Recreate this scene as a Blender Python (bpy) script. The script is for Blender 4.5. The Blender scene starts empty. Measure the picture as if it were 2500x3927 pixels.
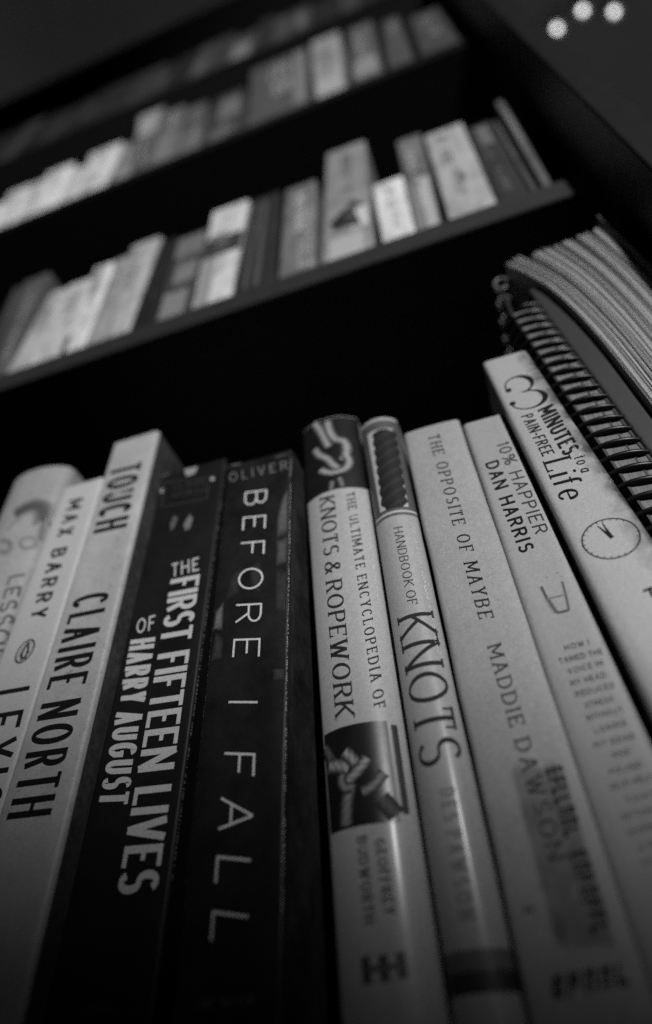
import bpy, bmesh, math, random
from mathutils import Vector, Matrix

S = bpy.context.scene
C = bpy.context.collection
rnd = random.Random(7)

# ------------------------------------------------------------------ camera
CZ = 0.60                       # camera height above the floor = top face of the shelf the books stand on
FOC = 2590.0                    # focal length in photo pixels (2500 x 3927)
CX, CY = 1250.0, 1963.0
AX = Vector((10900, 2827, -2590)).normalized()          # shelf direction in camera space (right, up, forward)
AZ = Vector((-70, 2643, 2590)); AZ = (AZ - AX * AX.dot(AZ)).normalized()
AY = -(AZ.cross(AX))
cam = bpy.data.cameras.new('camera')
cam.sensor_fit = 'VERTICAL'; cam.sensor_height = 36.0
cam.lens = FOC / 3927.0 * 36.0
cam.clip_start = 0.005; cam.clip_end = 50
cam.dof.use_dof = True
cam.dof.focus_distance = 0.205
cam.dof.aperture_fstop = (cam.lens / 1000.0) / 0.0061
cam_o = bpy.data.objects.new('camera', cam); C.objects.link(cam_o)
right = Vector((AX[0], AY[0], AZ[0])); up = Vector((AX[1], AY[1], AZ[1])); fwd = Vector((AX[2], AY[2], AZ[2]))
m = Matrix((right, up, -fwd)).transposed().to_4x4(); m.translation = Vector((0, 0, CZ))
cam_o.matrix_world = m
S.camera = cam_o

# ------------------------------------------------------------------ light
w = bpy.data.worlds.new('World'); S.world = w; w.use_nodes = True
w.node_tree.nodes['Background'].inputs[0].default_value = (1, 1, 1, 1)
# dim surround, with added brightness behind the bookcase only to lift the ceiling
_n = w.node_tree.nodes; _l = w.node_tree.links
_tc = _n.new('ShaderNodeTexCoord'); _sx = _n.new('ShaderNodeSeparateXYZ'); _mr = _n.new('ShaderNodeMapRange')
_l.new(_tc.outputs['Generated'], _sx.inputs[0]); _l.new(_sx.outputs[1], _mr.inputs[0])
_mr.inputs[1].default_value = -0.2; _mr.inputs[2].default_value = 0.8; _mr.inputs[3].default_value = 0.009; _mr.inputs[4].default_value = 0.072
_l.new(_mr.outputs[0], _n['Background'].inputs[1])
def spot(name, loc, aim, power, size, angle, blend):
    l = bpy.data.lights.new(name, 'SPOT'); l.energy = power; l.shadow_soft_size = size
    l.spot_size = math.radians(angle); l.spot_blend = blend
    o = bpy.data.objects.new(name, l); C.objects.link(o)
    o.location = loc
    o.rotation_euler = (Vector(aim) - Vector(loc)).to_track_quat('-Z', 'Y').to_euler()
    return o
spot('reading_lamp', (0.55, -1.10, CZ + 0.576), (0.175, 0.16, CZ + 0.740), 98, 0.035, 59.75, 0.231)
S.view_settings.view_transform = 'Standard'; S.view_settings.look = 'None'
S.view_settings.exposure = -0.25; S.view_settings.gamma = 1; S.view_settings.use_curve_mapping = False
S.cycles.use_denoising = False
S.cycles.sample_clamp_indirect = 4.0

# ------------------------------------------------------------------ measuring
def at(x, y, Y):
    """point of the photograph -> (X, Z) on the upright plane at depth Y"""
    c = Vector((x - CX, CY - y, FOC))
    r = Vector((AX.dot(c), AY.dot(c), AZ.dot(c)))
    k = Y / r[1]
    return r[0] * k, CZ + r[2] * k
def z1(x, y): return x / 1.2264, y / 1.2264
def z2(x, y): return 1250 + x / 1.2264, y / 1.2264
def z3(x, y): return x / 1.2264, 700 + y / 1.2264
def z5(x, y): return x / 1.533, 1600 + y / 1.533
def z6(x, y): return 800 + x / 1.533, 1600 + y / 1.533
def z7(x, y): return 1500 + x / 1.533, 1600 + y / 1.533
def z8(x, y): return 1800 + x / 2.007, 800 + y / 2.007
def l1(x, y): return x / 1.533, 2600 + y / 1.533
def l2(x, y): return 800 + x / 1.533, 2600 + y / 1.533
def l3(x, y): return 1500 + x / 1.533, 2600 + y / 1.533
def m1(x, y): return 540 + x / 2.555, 1600 + y / 2.555
def m2(x, y): return x / 3.407, 1750 + y / 3.407
def m3(x, y): return 1130 + x / 3.066, 1560 + y / 3.066
def m4(x, y): return 1180 + x / 3.066, 2700 + y / 3.066

# ------------------------------------------------------------------ materials
MATS = {}
def mat(name, g, rough=0.5, spec=0.4, noise=0.10, scale=900, bump=0.05, bscale=None, patch=0.0, pscale=25,
        stretch=None, speck=0.0, speck_scale=350, speck_g=0.04, coat=0.0, attr=None, uvedge=None):
    if name in MATS: return MATS[name]
    M = bpy.data.materials.new(name); M.use_nodes = True
    nt = M.node_tree; N = nt.nodes; L = nt.links
    b = N['Principled BSDF']
    b.inputs['Roughness'].default_value = rough
    b.inputs['Specular IOR Level'].default_value = spec
    b.inputs['Coat Weight'].default_value = coat
    b.inputs['Coat Roughness'].default_value = 0.20
    tc = N.new('ShaderNodeTexCoord'); vec = tc.outputs['Object']
    if stretch:
        mp = N.new('ShaderNodeMapping'); mp.inputs['Scale'].default_value = stretch
        L.new(vec, mp.inputs['Vector']); vec = mp.outputs['Vector']
    def tex(sc, det=3, rg=0.6):
        t = N.new('ShaderNodeTexNoise'); t.inputs['Scale'].default_value = sc
        t.inputs['Detail'].default_value = det; t.inputs['Roughness'].default_value = rg
        L.new(vec, t.inputs['Vector']); return t.outputs['Fac']
    def math_(op, a, bb):
        n = N.new('ShaderNodeMath'); n.operation = op
        for i, v in enumerate((a, bb)):
            if isinstance(v, (int, float)): n.inputs[i].default_value = v
            else: L.new(v, n.inputs[i])
        return n.outputs[0]
    if attr:
        a = N.new('ShaderNodeAttribute'); a.attribute_name = attr; val = a.outputs['Fac']
    else:
        v = N.new('ShaderNodeValue'); v.outputs[0].default_value = g; val = v.outputs[0]
    def ramp(f, lo, hi):
        r = N.new('ShaderNodeMapRange'); L.new(f, r.inputs[0])
        r.inputs[1].default_value = lo; r.inputs[2].default_value = hi; return r.outputs[0]
    if noise:
        f = ramp(tex(scale), 0.25, 0.75)
        val = math_('MULTIPLY', val, math_('ADD', math_('MULTIPLY', f, 2 * noise), 1 - noise))
        g2 = ramp(tex(3200, 2, .7), 0.3, 0.7)
        val = math_('MULTIPLY', val, math_('ADD', math_('MULTIPLY', g2, .50), .75))
    if patch:
        f = ramp(tex(pscale, 4, 0.65), 0.3, 0.7)
        val = math_('MULTIPLY', val, math_('ADD', math_('MULTIPLY', f, 2 * patch), 1 - patch))
    if speck:
        f1 = ramp(tex(speck_scale, 6, 0.75), 0.55, 0.66); f2 = ramp(tex(28, 2), 0.45, 0.62)
        k = math_('MULTIPLY', math_('MULTIPLY', f1, f2), speck)
        mx = N.new('ShaderNodeMix'); L.new(k, mx.inputs[0]); L.new(val, mx.inputs[2]); mx.inputs[3].default_value = speck_g
        val = mx.outputs[0]
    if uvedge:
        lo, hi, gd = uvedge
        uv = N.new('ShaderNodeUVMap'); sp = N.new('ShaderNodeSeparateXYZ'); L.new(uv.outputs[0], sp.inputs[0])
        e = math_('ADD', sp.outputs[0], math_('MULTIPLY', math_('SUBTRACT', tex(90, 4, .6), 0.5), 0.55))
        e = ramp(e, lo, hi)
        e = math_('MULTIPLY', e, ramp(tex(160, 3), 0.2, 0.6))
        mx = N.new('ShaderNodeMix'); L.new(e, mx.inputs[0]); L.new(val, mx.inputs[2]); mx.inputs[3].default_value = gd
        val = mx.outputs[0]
    cb = N.new('ShaderNodeCombineColor')
    for i in range(3): L.new(val, cb.inputs[i])
    L.new(cb.outputs[0], b.inputs['Base Color'])
    if bump:
        bp = N.new('ShaderNodeBump'); bp.inputs['Strength'].default_value = bump; bp.inputs['Distance'].default_value = 0.0006
        L.new(tex(bscale or scale * 0.6), bp.inputs['Height']); L.new(bp.outputs[0], b.inputs['Normal'])
    MATS[name] = M
    return M
def ink(g): return mat('ink %.3f' % g, g, rough=0.7, spec=0.08 if g < .2 else .2, noise=0.12, scale=1500, bump=0)
def emit(name, s):
    M = bpy.data.materials.new(name); M.use_nodes = True
    b = M.node_tree.nodes['Principled BSDF']; b.inputs['Base Color'].default_value = (0.02, .02, .02, 1)
    b.inputs['Emission Color'].default_value = (1, 1, 1, 1); b.inputs['Emission Strength'].default_value = s
    return M
M_wood = mat('black brown laminate', 0.020, rough=0.5, spec=0.25, noise=0.25, scale=60, bump=0.08, stretch=(1, 6, 40))
M_lip = mat('worn laminate edge', 0.026, rough=0.5, spec=0.3, noise=0.2, scale=150, bump=0.05, stretch=(.4, 1, 1))
M_side = mat('laminate side edge', 0.010, rough=0.6, spec=0.1, noise=0.2, scale=150, bump=0.05, stretch=(1, 1, .4))
M_dark = mat('darkened laminate', 0.008, rough=0.6, spec=0.1, noise=0.2, scale=150, bump=0.0)  # upper shelf edges: the shade on them is put into this colour
M_page = mat('page paper', 0.42, rough=0.8, spec=0.1, noise=0.25, scale=2200, bump=0.1, stretch=(1, .05, .05))
M_ceil = mat('ceiling paint', 0.80, rough=0.9, spec=0.1, noise=0.04, scale=40, bump=0.05, patch=.06, pscale=3)

# ------------------------------------------------------------------ objects
def link(name, me, material, parent=None, smooth=False, origin=None):
    o = bpy.data.objects.new(name, me); C.objects.link(o)
    if material and not me.materials: me.materials.append(material)
    if smooth:
        for p in me.polygons: p.use_smooth = True
    if parent:
        o.parent = parent
        me.transform(Matrix.Translation(-parent.location))      # parents are unrotated Empties
    return o
def thing(name, label, cat, loc, group=None):
    o = bpy.data.objects.new(name, None); C.objects.link(o); o.location = loc
    o.empty_display_size = 0.02
    o['label'] = label; o['category'] = cat
    if group: o['group'] = group
    return o
def mesh(name, verts, faces):
    me = bpy.data.meshes.new(name); me.from_pydata(verts, [], faces); me.update(); return me
def box_mesh(name, x0, x1, y0, y1, z0, z1_, bev=0.0008):
    bm = bmesh.new(); bmesh.ops.create_cube(bm, size=1)
    for v in bm.verts:
        v.co = Vector((x0 + (v.co.x + .5) * (x1 - x0), y0 + (v.co.y + .5) * (y1 - y0), z0 + (v.co.z + .5) * (z1_ - z0)))
    if bev: bmesh.ops.bevel(bm, geom=bm.edges[:], offset=bev, segments=2, affect='EDGES')
    me = bpy.data.meshes.new(name); bm.to_mesh(me); bm.free(); return me
def tube_data(pts, r, n=8, closed=False):
    V = []; F = []; N = len(pts)
    pts = [Vector(p) for p in pts]
    ref = Vector((0.3, 0.2, 0.93))
    for i, p in enumerate(pts):
        a = pts[max(i - 1, 0)]; b = pts[min(i + 1, N - 1)]
        if closed: a = pts[(i - 1) % N]; b = pts[(i + 1) % N]
        t = (b - a).normalized(); u = t.cross(ref).normalized(); v = t.cross(u)
        for k in range(n):
            q = 2 * math.pi * k / n
            V.append(p + u * (r * math.cos(q)) + v * (r * math.sin(q)))
    for i in range(N if closed else N - 1):
        j = (i + 1) % N
        for k in range(n):
            k2 = (k + 1) % n
            F.append((i * n + k, i * n + k2, j * n + k2, j * n + k))
    if not closed:
        F.append(tuple(range(n))); F.append(tuple((N - 1) * n + k for k in range(n))[::-1])
    return V, F

# ------------------------------------------------------------------ spines and books
class Spine:
    """front face of a book: left and right edges are straight lines in X,Z; y() adds bulge and rounded corners"""
    def __init__(s, left, right, ys, r=0.0012, bulge=0.0, raw=False):
        (a, b), (c, d) = left, right
        if not raw: a, b, c, d = at(*a, ys), at(*b, ys), at(*c, ys), at(*d, ys)
        s.l = (a, b); s.rr = (c, d); s.ys = ys; s.r = r; s.bulge = bulge
    @staticmethod
    def line(p, z):
        (x0, z0), (x1, z1_) = p
        return x0 + (x1 - x0) * (z - z0) / (z1_ - z0)
    def xl(s, z): return s.line(s.l, z)
    def xr(s, z): return s.line(s.rr, z)
    def y(s, x, z):
        a, b = s.xl(z), s.xr(z); t = min(max((x - a) / (b - a), 0), 1); w = b - a
        yy = s.ys - s.bulge * max(0, 1 - abs(2 * t - 1) ** 2.2)
        d = min(t, 1 - t) * w
        if d < s.r: yy += s.r - math.sqrt(max(0, s.r ** 2 - (s.r - d) ** 2))
        return yy
    def pt(s, t, z, off=0.0):
        x = s.xl(z) + (s.xr(z) - s.xl(z)) * t
        return Vector((x, s.y(x, z) - off, z))
    def px(s, x, y):
        a, b = s.ys - s.bulge - .0005, s.ys + s.r + .003; pf = None
        for i in range(61):                                  # first crossing of the view ray with the spine
            Y = a + (b - a) * i / 60; X, Z = at(x, y, Y); f = Y - s.y(X, Z)
            if f >= 0:
                if pf is not None: Y -= (b - a) / 60 * f / (f - pf); X, Z = at(x, y, Y)
                return X, Z
            pf = f
        return X, Z
    def ts(s, z, n):
        w = s.xr(z) - s.xl(z); e = min(s.r / w, .3); out = []
        for k in range(4): out.append(e * (1 - math.cos(math.pi / 2 * k / 4)))
        for k in range(n + 1): out.append(e + (1 - 2 * e) * k / n)
        for k in range(3, -1, -1): out.append(1 - e * (1 - math.cos(math.pi / 2 * k / 4)))
        return out

def book(kind, label, sp, zb, zt, material, depth=0.13, board=0.0007, inset=0.0006, group=None, nz=10, n=6, page=None, wob=0.0, sides=None):
    """a closed book, spine towards the room: U-shaped cover with a page block inside"""
    xm = (sp.xl(zb) + sp.xr(zb)) / 2
    t = thing(kind, label, 'book', (xm, sp.ys, zb), group)
    V = []; F = []; UV = []
    zs = [zb + (zt - zb) * k / nz for k in range(nz + 1)]
    def ring(z, inner):
        a, b = sp.xl(z), sp.xr(z)
        P = []
        if not inner:
            P.append((a, sp.ys + depth, 0))
            P.append((a, sp.ys + depth * .5, 0)); P.append((a, sp.ys + sp.r + .0004, 0))
            for q in sp.ts(z, n): p = sp.pt(q, z); P.append((p.x, p.y, q))
            P += [(b, sp.ys + sp.r + .0004, 1), (b, sp.ys + depth * .5, 1), (b, sp.ys + depth, 1)]
        else:
            k = board
            P.append((a + k, sp.ys + depth, 0)); P.append((a + k, sp.ys + depth * .5, 0)); P.append((a + k, sp.ys + sp.r + .004, 0))
            for q in sp.ts(z, n):
                p = sp.pt(q, z); P.append((min(max(p.x, a + k), b - k), p.y + k, q))
            P += [(b - k, sp.ys + sp.r + .004, 1), (b - k, sp.ys + depth * .5, 1), (b - k, sp.ys + depth, 1)]
        return P
    nr = None
    for z in zs:
        o = ring(z, False); i = ring(z, True); nr = len(o)
        dx = wob * math.sin(z * 90 + xm * 400) + wob * .6 * math.sin(z * 210 + xm * 900)
        for p in o + i:
            V.append((p[0] + dx, p[1], z)); UV.append((p[2], (z - zb) / (zt - zb)))
    st = 2 * nr
    for k in range(nz):
        for j in range(nr - 1):
            a = k * st + j; F.append((a, a + 1, a + st + 1, a + st))
            a += nr; F.append((a + 1, a, a + st, a + st + 1))
        for j in (0, nr - 1):
            a = k * st + j; f = (a, a + st, a + st + nr, a + nr); F.append(f if j == 0 else f[::-1])
    for k, fl in ((0, 1), (nz, 0)):
        for j in range(nr - 1):
            a = k * st + j; f = (a, a + 1, a + nr + 1, a + nr); F.append(f[::-1] if fl else f)
    me = mesh('cover', V, F)
    uvl = me.uv_layers.new(name='UVMap')
    for lp in me.loops: uvl.data[lp.index].uv = UV[lp.vertex_index]
    link('cover', me, material, t, True)
    if sides:
        me.materials.append(sides[1])
        for p in me.polygons:
            u = [UV[v][0] for v in p.vertices]; yy = max(V[v][1] for v in p.vertices)
            if yy > sp.ys + sp.r + .006 and ((sides[0] in 'rb' and min(u) > .99) or (sides[0] in 'lb' and max(u) < .01)): p.material_index = 1
    me.set_sharp_from_angle(angle=math.radians(50))
    # page block
    V = []; F = []
    e = board + .0001
    for z in (zb + inset, zt - inset):
        a, b = sp.xl(z) + e, sp.xr(z) - e
        y0 = sp.ys + sp.r + .003; y1 = sp.ys + depth - inset - .001
        V += [(a, y0, z), (b, y0, z), (b, y1, z), (a, y1, z)]
    F = [(3, 2, 1, 0), (4, 5, 6, 7), (0, 1, 5, 4), (1, 2, 6, 5), (2, 3, 7, 6), (3, 0, 4, 7)]
    link('page_block', mesh('page_block', V, F), page or M_page, t)
    return t

# ------------------------------------------------------------------ printing on spines
class Ink:
    """flat printed shapes lying on a spine, each a little above the one before"""
    def __init__(s, sp, off=0.00005): s.sp = sp; s.V = []; s.F = []; s.col = []; s.off = off; s.k = 0
    def put(s, x, z, c=None):
        s.V.append((x, s.sp.y(x, z) - s.off - (s.k % 5) * 0.000004, z)); s.col.append(c if c is not None else 1.0)
        return len(s.V) - 1
    def strip(s, L, R, cl=None):
        a = [s.put(*p) for p in L]; b = [s.put(*p) for p in R]
        for i in range(len(a) - 1): s.F.append((a[i], b[i], b[i + 1], a[i + 1]))
        s.k += 1
    def stroke(s, pts, wf, M, closed=False, maxl=0.0012):
        """pts in text space; wf(dx,dz)->width; M maps text space to (x,z)"""
        P = [pts[0]]
        for p in pts[1:]:
            q = P[-1]; d = math.hypot(p[0] - q[0], p[1] - q[1]); n = max(1, int(d / maxl)) if s.sp.bulge > 0 else 1
            for i in range(1, n + 1): P.append((q[0] + (p[0] - q[0]) * i / n, q[1] + (p[1] - q[1]) * i / n))
        L = []; R = []; N = len(P)
        for i in range(N):
            if closed: a = P[(i - 1) % (N - 1)]; b = P[(i + 1) % (N - 1)] if i < N - 1 else P[1]
            else: a = P[max(i - 1, 0)]; b = P[min(i + 1, N - 1)]
            def nrm(p, q):
                d = math.hypot(q[0] - p[0], q[1] - p[1]) or 1e-9
                return (-(q[1] - p[1]) / d, (q[0] - p[0]) / d)
            n1 = nrm(a, P[i]) if a != P[i] else nrm(P[i], b)
            n2 = nrm(P[i], b) if b != P[i] else n1
            nx, ny = n1[0] + n2[0], n1[1] + n2[1]; l = math.hypot(nx, ny) or 1e-9; nx /= l; ny /= l
            c = max(0.5, nx * n1[0] + ny * n1[1])
            h = wf(b[0] - a[0], b[1] - a[1]) / 2 / c
            L.append(M((P[i][0] + nx * h, P[i][1] + ny * h))); R.append(M((P[i][0] - nx * h, P[i][1] - ny * h)))
        s.strip(L, R)
    def poly(s, pts, c=None):
        s.F.append(tuple(s.put(x, z, c) for x, z in pts)); s.k += 1
    def panel(s, t0, t1, za, zb_, n=12, nz=6, c=None):
        sp = s.sp; idx = []
        TT = [t0 + (t1 - t0) * i / n for i in range(n + 1)]
        if (t0, t1) == (0, 1): TT = sp.ts(za, n); n = len(TT) - 1
        for j in range(nz + 1):
            z = za + (zb_ - za) * j / nz
            for i in range(n + 1):
                t = TT[i]; x = sp.xl(z) + (sp.xr(z) - sp.xl(z)) * t; idx.append(s.put(x, z, c))
        for j in range(nz):
            for i in range(n):
                a = j * (n + 1) + i; s.F.append((idx[a], idx[a + 1], idx[a + n + 2], idx[a + n + 1]))
        s.k += 1
    def strand(s, pts, wid, cols, twist=0.0):
        """a printed rope: lanes of lighter and darker grey across its width"""
        P = []
        for i in range(len(pts) - 1):                      # Catmull-Rom smoothing
            p0, p1, p2, p3 = pts[max(i - 1, 0)], pts[i], pts[i + 1], pts[min(i + 2, len(pts) - 1)]
            for k in range(8):
                u = k / 8
                P.append(tuple(.5 * (2 * p1[d] + (p2[d] - p0[d]) * u + (2 * p0[d] - 5 * p1[d] + 4 * p2[d] - p3[d]) * u * u + (3 * p1[d] - p0[d] - 3 * p2[d] + p3[d]) * u ** 3) for d in (0, 1)))
        P.append(pts[-1]); N = len(P); n = len(cols); rows = []; run = 0
        for i in range(N):
            a = P[max(i - 1, 0)]; b = P[min(i + 1, N - 1)]; d = math.hypot(b[0] - a[0], b[1] - a[1]) or 1e-9
            nx, nz_ = -(b[1] - a[1]) / d, (b[0] - a[0]) / d
            if i: run += math.hypot(P[i][0] - P[i - 1][0], P[i][1] - P[i - 1][1])
            row = []
            for k in range(n):
                q = (k / (n - 1) - .5) * wid * (1 + .06 * math.sin(run * 4200))
                f = 1 + twist * math.sin(run * 2600 + k * 1.4)
                row.append(s.put(P[i][0] + nx * q, P[i][1] + nz_ * q, cols[k] * f))
            rows.append(row)
        for i in range(N - 1):
            for k in range(n - 1): s.F.append((rows[i][k], rows[i][k + 1], rows[i + 1][k + 1], rows[i + 1][k]))
        s.k += 1
    def done(s, name, material, parent):
        me = mesh(name, s.V, s.F)
        ca = me.attributes.new('tone', 'FLOAT', 'POINT')
        for i, c in enumerate(s.col): ca.data[i].value = c
        bm = bmesh.new(); bm.from_mesh(me)
        for f in bm.faces:
            f.normal_update()
            if f.normal.y > 0: f.normal_flip()
        bm.to_mesh(me); bm.free()
        return link(name, me, material, parent)

def arc(cx, cy, rx, ry, a0, a1, n=12):
    return [(cx + rx * math.cos(math.radians(a0 + (a1 - a0) * i / n)), cy + ry * math.sin(math.radians(a0 + (a1 - a0) * i / n))) for i in range(n + 1)]
GL = {
 'A': (.74, [[(0, 0), (.5, 1)], [(.5, 1), (1, 0)], [(.2, .34), (.8, .34)]]),
 'B': (.66, [[(0, 0), (0, 1)], [(0, 1), (.5, 1)] + arc(.52, .77, .4, .23, 90, -90) + [(0, .54)], [(0, .54), (.5, .54)] + arc(.55, .27, .45, .27, 90, -90) + [(0, 0)]]),
 'C': (.70, [arc(.5, .5, .5, .5, 40, 320, 26)]),
 'D': (.72, [[(0, 0), (0, 1)], [(0, 1), (.4, 1)] + arc(.42, .5, .58, .5, 90, -90, 18) + [(0, 0)]]),
 'E': (.58, [[(0, 0), (0, 1)], [(0, 1), (1, 1)], [(0, .52), (.85, .52)], [(0, 0), (1, 0)]]),
 'F': (.55, [[(0, 0), (0, 1)], [(0, 1), (1, 1)], [(0, .5), (.92, .5)]]),
 'G': (.74, [arc(.5, .5, .5, .5, 45, 300, 24) + [(1, .2), (1, .48)], [(.55, .48), (1, .48)]]),
 'H': (.72, [[(0, 0), (0, 1)], [(1, 0), (1, 1)], [(0, .52), (1, .52)]]),
 'I': (0, [[(.5, 0), (.5, 1)]]),
 'J': (.45, [[(1, 1), (1, .25)] + arc(.5, .25, .5, .25, 0, -170, 8)]),
 'K': (.70, [[(0, 0), (0, 1)], [(1, 1), (0, .4)], [(.3, .58), (1, 0)]]),
 'L': (.54, [[(0, 1), (0, 0)], [(0, 0), (1, 0)]]),
 'M': (.88, [[(0, 0), (0, 1)], [(0, 1), (.5, .2)], [(.5, .2), (1, 1)], [(1, 1), (1, 0)]]),
 'N': (.74, [[(0, 0), (0, 1)], [(0, 1), (1, 0)], [(1, 0), (1, 1)]]),
 'O': (.80, [arc(.5, .5, .5, .5, 90, 450, 32)]),
 'P': (.62, [[(0, 0), (0, 1)], [(0, 1), (.5, 1)] + arc(.55, .74, .45, .26, 90, -90) + [(0, .48)]]),
 'R': (.66, [[(0, 0), (0, 1)], [(0, 1), (.5, 1)] + arc(.53, .75, .43, .25, 90, -90) + [(0, .5)], [(.5, .5), (1, 0)]]),
 'S': (.60, [arc(.5, .75, .46, .25, 35, 180, 9) + arc(.5, .75, .46, .25, 195, 255, 3) + arc(.5, .26, .5, .26, 75, 0, 5) + arc(.5, .26, .5, .26, -15, -150, 9)]),
 'T': (.58, [[(.5, 0), (.5, 1)], [(0, 1), (1, 1)]]),
 'U': (.70, [[(0, 1), (0, .32)] + arc(.5, .32, .5, .32, 180, 360, 14) + [(1, .32), (1, 1)]]),
 'V': (.70, [[(0, 1), (.5, 0)], [(.5, 0), (1, 1)]]),
 'W': (1.0, [[(0, 1), (.26, 0)], [(.26, 0), (.5, .95)], [(.5, .95), (.74, 0)], [(.74, 0), (1, 1)]]),
 'X': (.68, [[(0, 0), (1, 1)], [(0, 1), (1, 0)]]),
 'Y': (.66, [[(0, 1), (.5, .45)], [(1, 1), (.5, .45)], [(.5, .45), (.5, 0)]]),
 '&': (.78, [[(1, 0), (.25, .72)] + arc(.42, .82, .22, .18, 200, -20, 12) + [(.2, .42)] + arc(.36, .24, .36, .24, 130, 300, 12) + [(.95, .45)]]),
 '%': (.90, [[(.15, 0), (.85, 1)], arc(.2, .78, .2, .22, 0, 360, 14), arc(.8, .22, .2, .22, 0, 360, 14)]),
 '0': (.60, [arc(.5, .5, .5, .5, 90, 450, 28)]),
 '1': (.25, [[(0, .78), (1, 1)], [(1, 1), (1, 0)]]),
 '-': (.34, [[(0, .42), (1, .42)]]),
 ',': (.08, [[(.5, .12), (0, -.12)]]),
 'i': (0, [[(.5, 0), (.5, .66)], [(.5, .88), (.5, .98)]]),
 'f': (.36, [[(.4, 0), (.4, .78)] + arc(.78, .78, .38, .22, 180, 50, 8), [(0, .66), (.9, .66)]]),
 'e': (.50, [[(0, .36), (1, .36)] + arc(.5, .34, .5, .33, 5, 320, 20)]),
 't': (.32, [[(.4, .92), (.4, .15)] + arc(.72, .15, .32, .15, 180, 300, 6), [(0, .66), (.9, .66)]]),
 'o': (.50, [arc(.5, .33, .5, .33, 90, 450, 22)]),
 'a': (.46, [arc(.46, .3, .46, .3, 60, 340, 18), [(.95, .64), (.95, 0)]]),
 '3': (.62, [arc(.42, .74, .42, .26, 165, -75, 18) + [(.36, .5)], [(.36, .5)] + arc(.45, .25, .5, .25, 78, -160, 18)]),
}
def text(I, string, b0, b1, c0, wt=.12, wh=None, ls=.16, serif=0.0, space=.34, px=True, shift=0):
    """letters from baseline start b0 to baseline end b1, capitals reaching c0; stems wt, bars wh (share of cap height)"""
    wh = wh or wt
    O, E1, U = (I.sp.px(*p) for p in (b0, b1, c0)) if px else (b0, b1, c0)
    ex, ez = E1[0] - O[0], E1[1] - O[1]; Ln = math.hypot(ex, ez); ex /= Ln; ez /= Ln
    ux, uz = U[0] - O[0], U[1] - O[1]; H = math.hypot(ux, uz); ux /= H; uz /= H
    nat = 0
    for i, ch in enumerate(string):
        nat += space if ch == ' ' else max(GL[ch][0], wt)
        if i < len(string) - 1 and ch != ' ' and string[i + 1] != ' ': nat += ls
    k = Ln / (nat * H)
    def M(p): return O[0] + ex * p[0] + ux * p[1], O[1] + ez * p[0] + uz * p[1]
    def wf(dx, dz):
        l = math.hypot(dx, dz) or 1e-9
        return H * (wh + (wt - wh) * (abs(dz) / l) ** 1.5)
    x = 0
    for i, ch in enumerate(string):
        if ch == ' ': x += space * k * H; continue
        gw, st = GL[ch]; W = max(gw * k * H, wt * H); iw = wt * H / 2; ih = wh * H / 2
        def g(p): return x + iw + p[0] * (W - 2 * iw), ih + p[1] * (H - 2 * ih)
        for s in st:
            q = [g(p) for p in s]
            if len(s) == 2 and abs(s[0][1] - s[1][1]) > .5:      # stems reach the full height
                q = [(a[0], a[1] + (ih if p[1] == 1 else -ih if p[1] == 0 else 0)) for a, p in zip(q, s)]
            if len(s) == 2 and s[0][1] == s[1][1]:                   # bars reach the full width
                q = [(a[0] + (iw if p[0] == 1 else -iw if p[0] == 0 else 0), a[1]) for a, p in zip(q, s)]
            I.stroke(q, wf, M, closed=(s[0] == s[-1] and len(s) > 8) or (len(s) > 20 and abs(s[0][0] - s[-1][0]) + abs(s[0][1] - s[-1][1]) < .01))
            if serif:
                for e, o in ((0, 1), (-1, -2)):
                    p, pq = s[e], s[o]
                    a = g(p)
                    if abs(p[1] - pq[1]) > .4 and p[1] in (0, 1) and len(s) < 4:
                        yy = (H - ih * .8) if p[1] == 1 else ih * .8
                        hw = serif * H + wt * H / 2
                        I.stroke([(a[0] - hw, yy), (a[0] + hw, yy)], lambda dx, dz: max(wh, .035) * H * .8, M)
                    elif abs(p[1] - pq[1]) < .01 and len(s) == 2 and p[0] in (0, 1) and p[1] in (0, 1) and (p[0] == 1 or ch == 'T'):
                        d = -1 if p[1] == 1 else 1
                        I.stroke([(a[0], a[1]), (a[0], a[1] + d * .2 * H)], lambda dx, dz: max(wh, .04) * H, M)
        x += W + (ls * k * H if i < len(string) - 1 and string[i + 1] != ' ' else 0)
def letters(parent, sp, g, runs, name='lettering', off=.00009):
    for r in runs:
        I = Ink(sp, off); text(I, *r[0], **r[1]); I.done(name, ink(g), parent)
def marks(parent, sp, b0, b1, c0, g, n, seed, px=True, wt=.2, off=.00009):
    """a run of small type too blurred to read: short upright and level strokes"""
    rr = random.Random(seed); I = Ink(sp, off)
    O, E1, U = (sp.px(*p) for p in (b0, b1, c0)) if px else (b0, b1, c0)
    def M(p): return O[0] + (E1[0] - O[0]) * p[0] + (U[0] - O[0]) * p[1], O[1] + (E1[1] - O[1]) * p[0] + (U[1] - O[1]) * p[1]
    for i in range(n):
        if rr.random() < .1: continue
        a = (i + .12) / n; b = (i + .78) / n; h = wt / 2; v = (b - a) * .16
        k = rr.randint(0, 3)
        bars = [(a, 0, a + 2 * v, 1)]
        if k != 1: bars.append((a + 2 * v, 1 - wt, b, 1))
        if k in (0, 2): bars.append((a + 2 * v, .5 - h, b, .5 + h))
        if k in (1, 2): bars.append((a + 2 * v, 0, b, wt))
        if k == 3: bars.append((b - 2 * v, 0, b, 1 - wt))
        for x0, y0, x1, y1 in bars: I.poly([M((x0, y0)), M((x1, y0)), M((x1, y1)), M((x0, y1))])
    return I.done('lettering', ink(g), parent)
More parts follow.
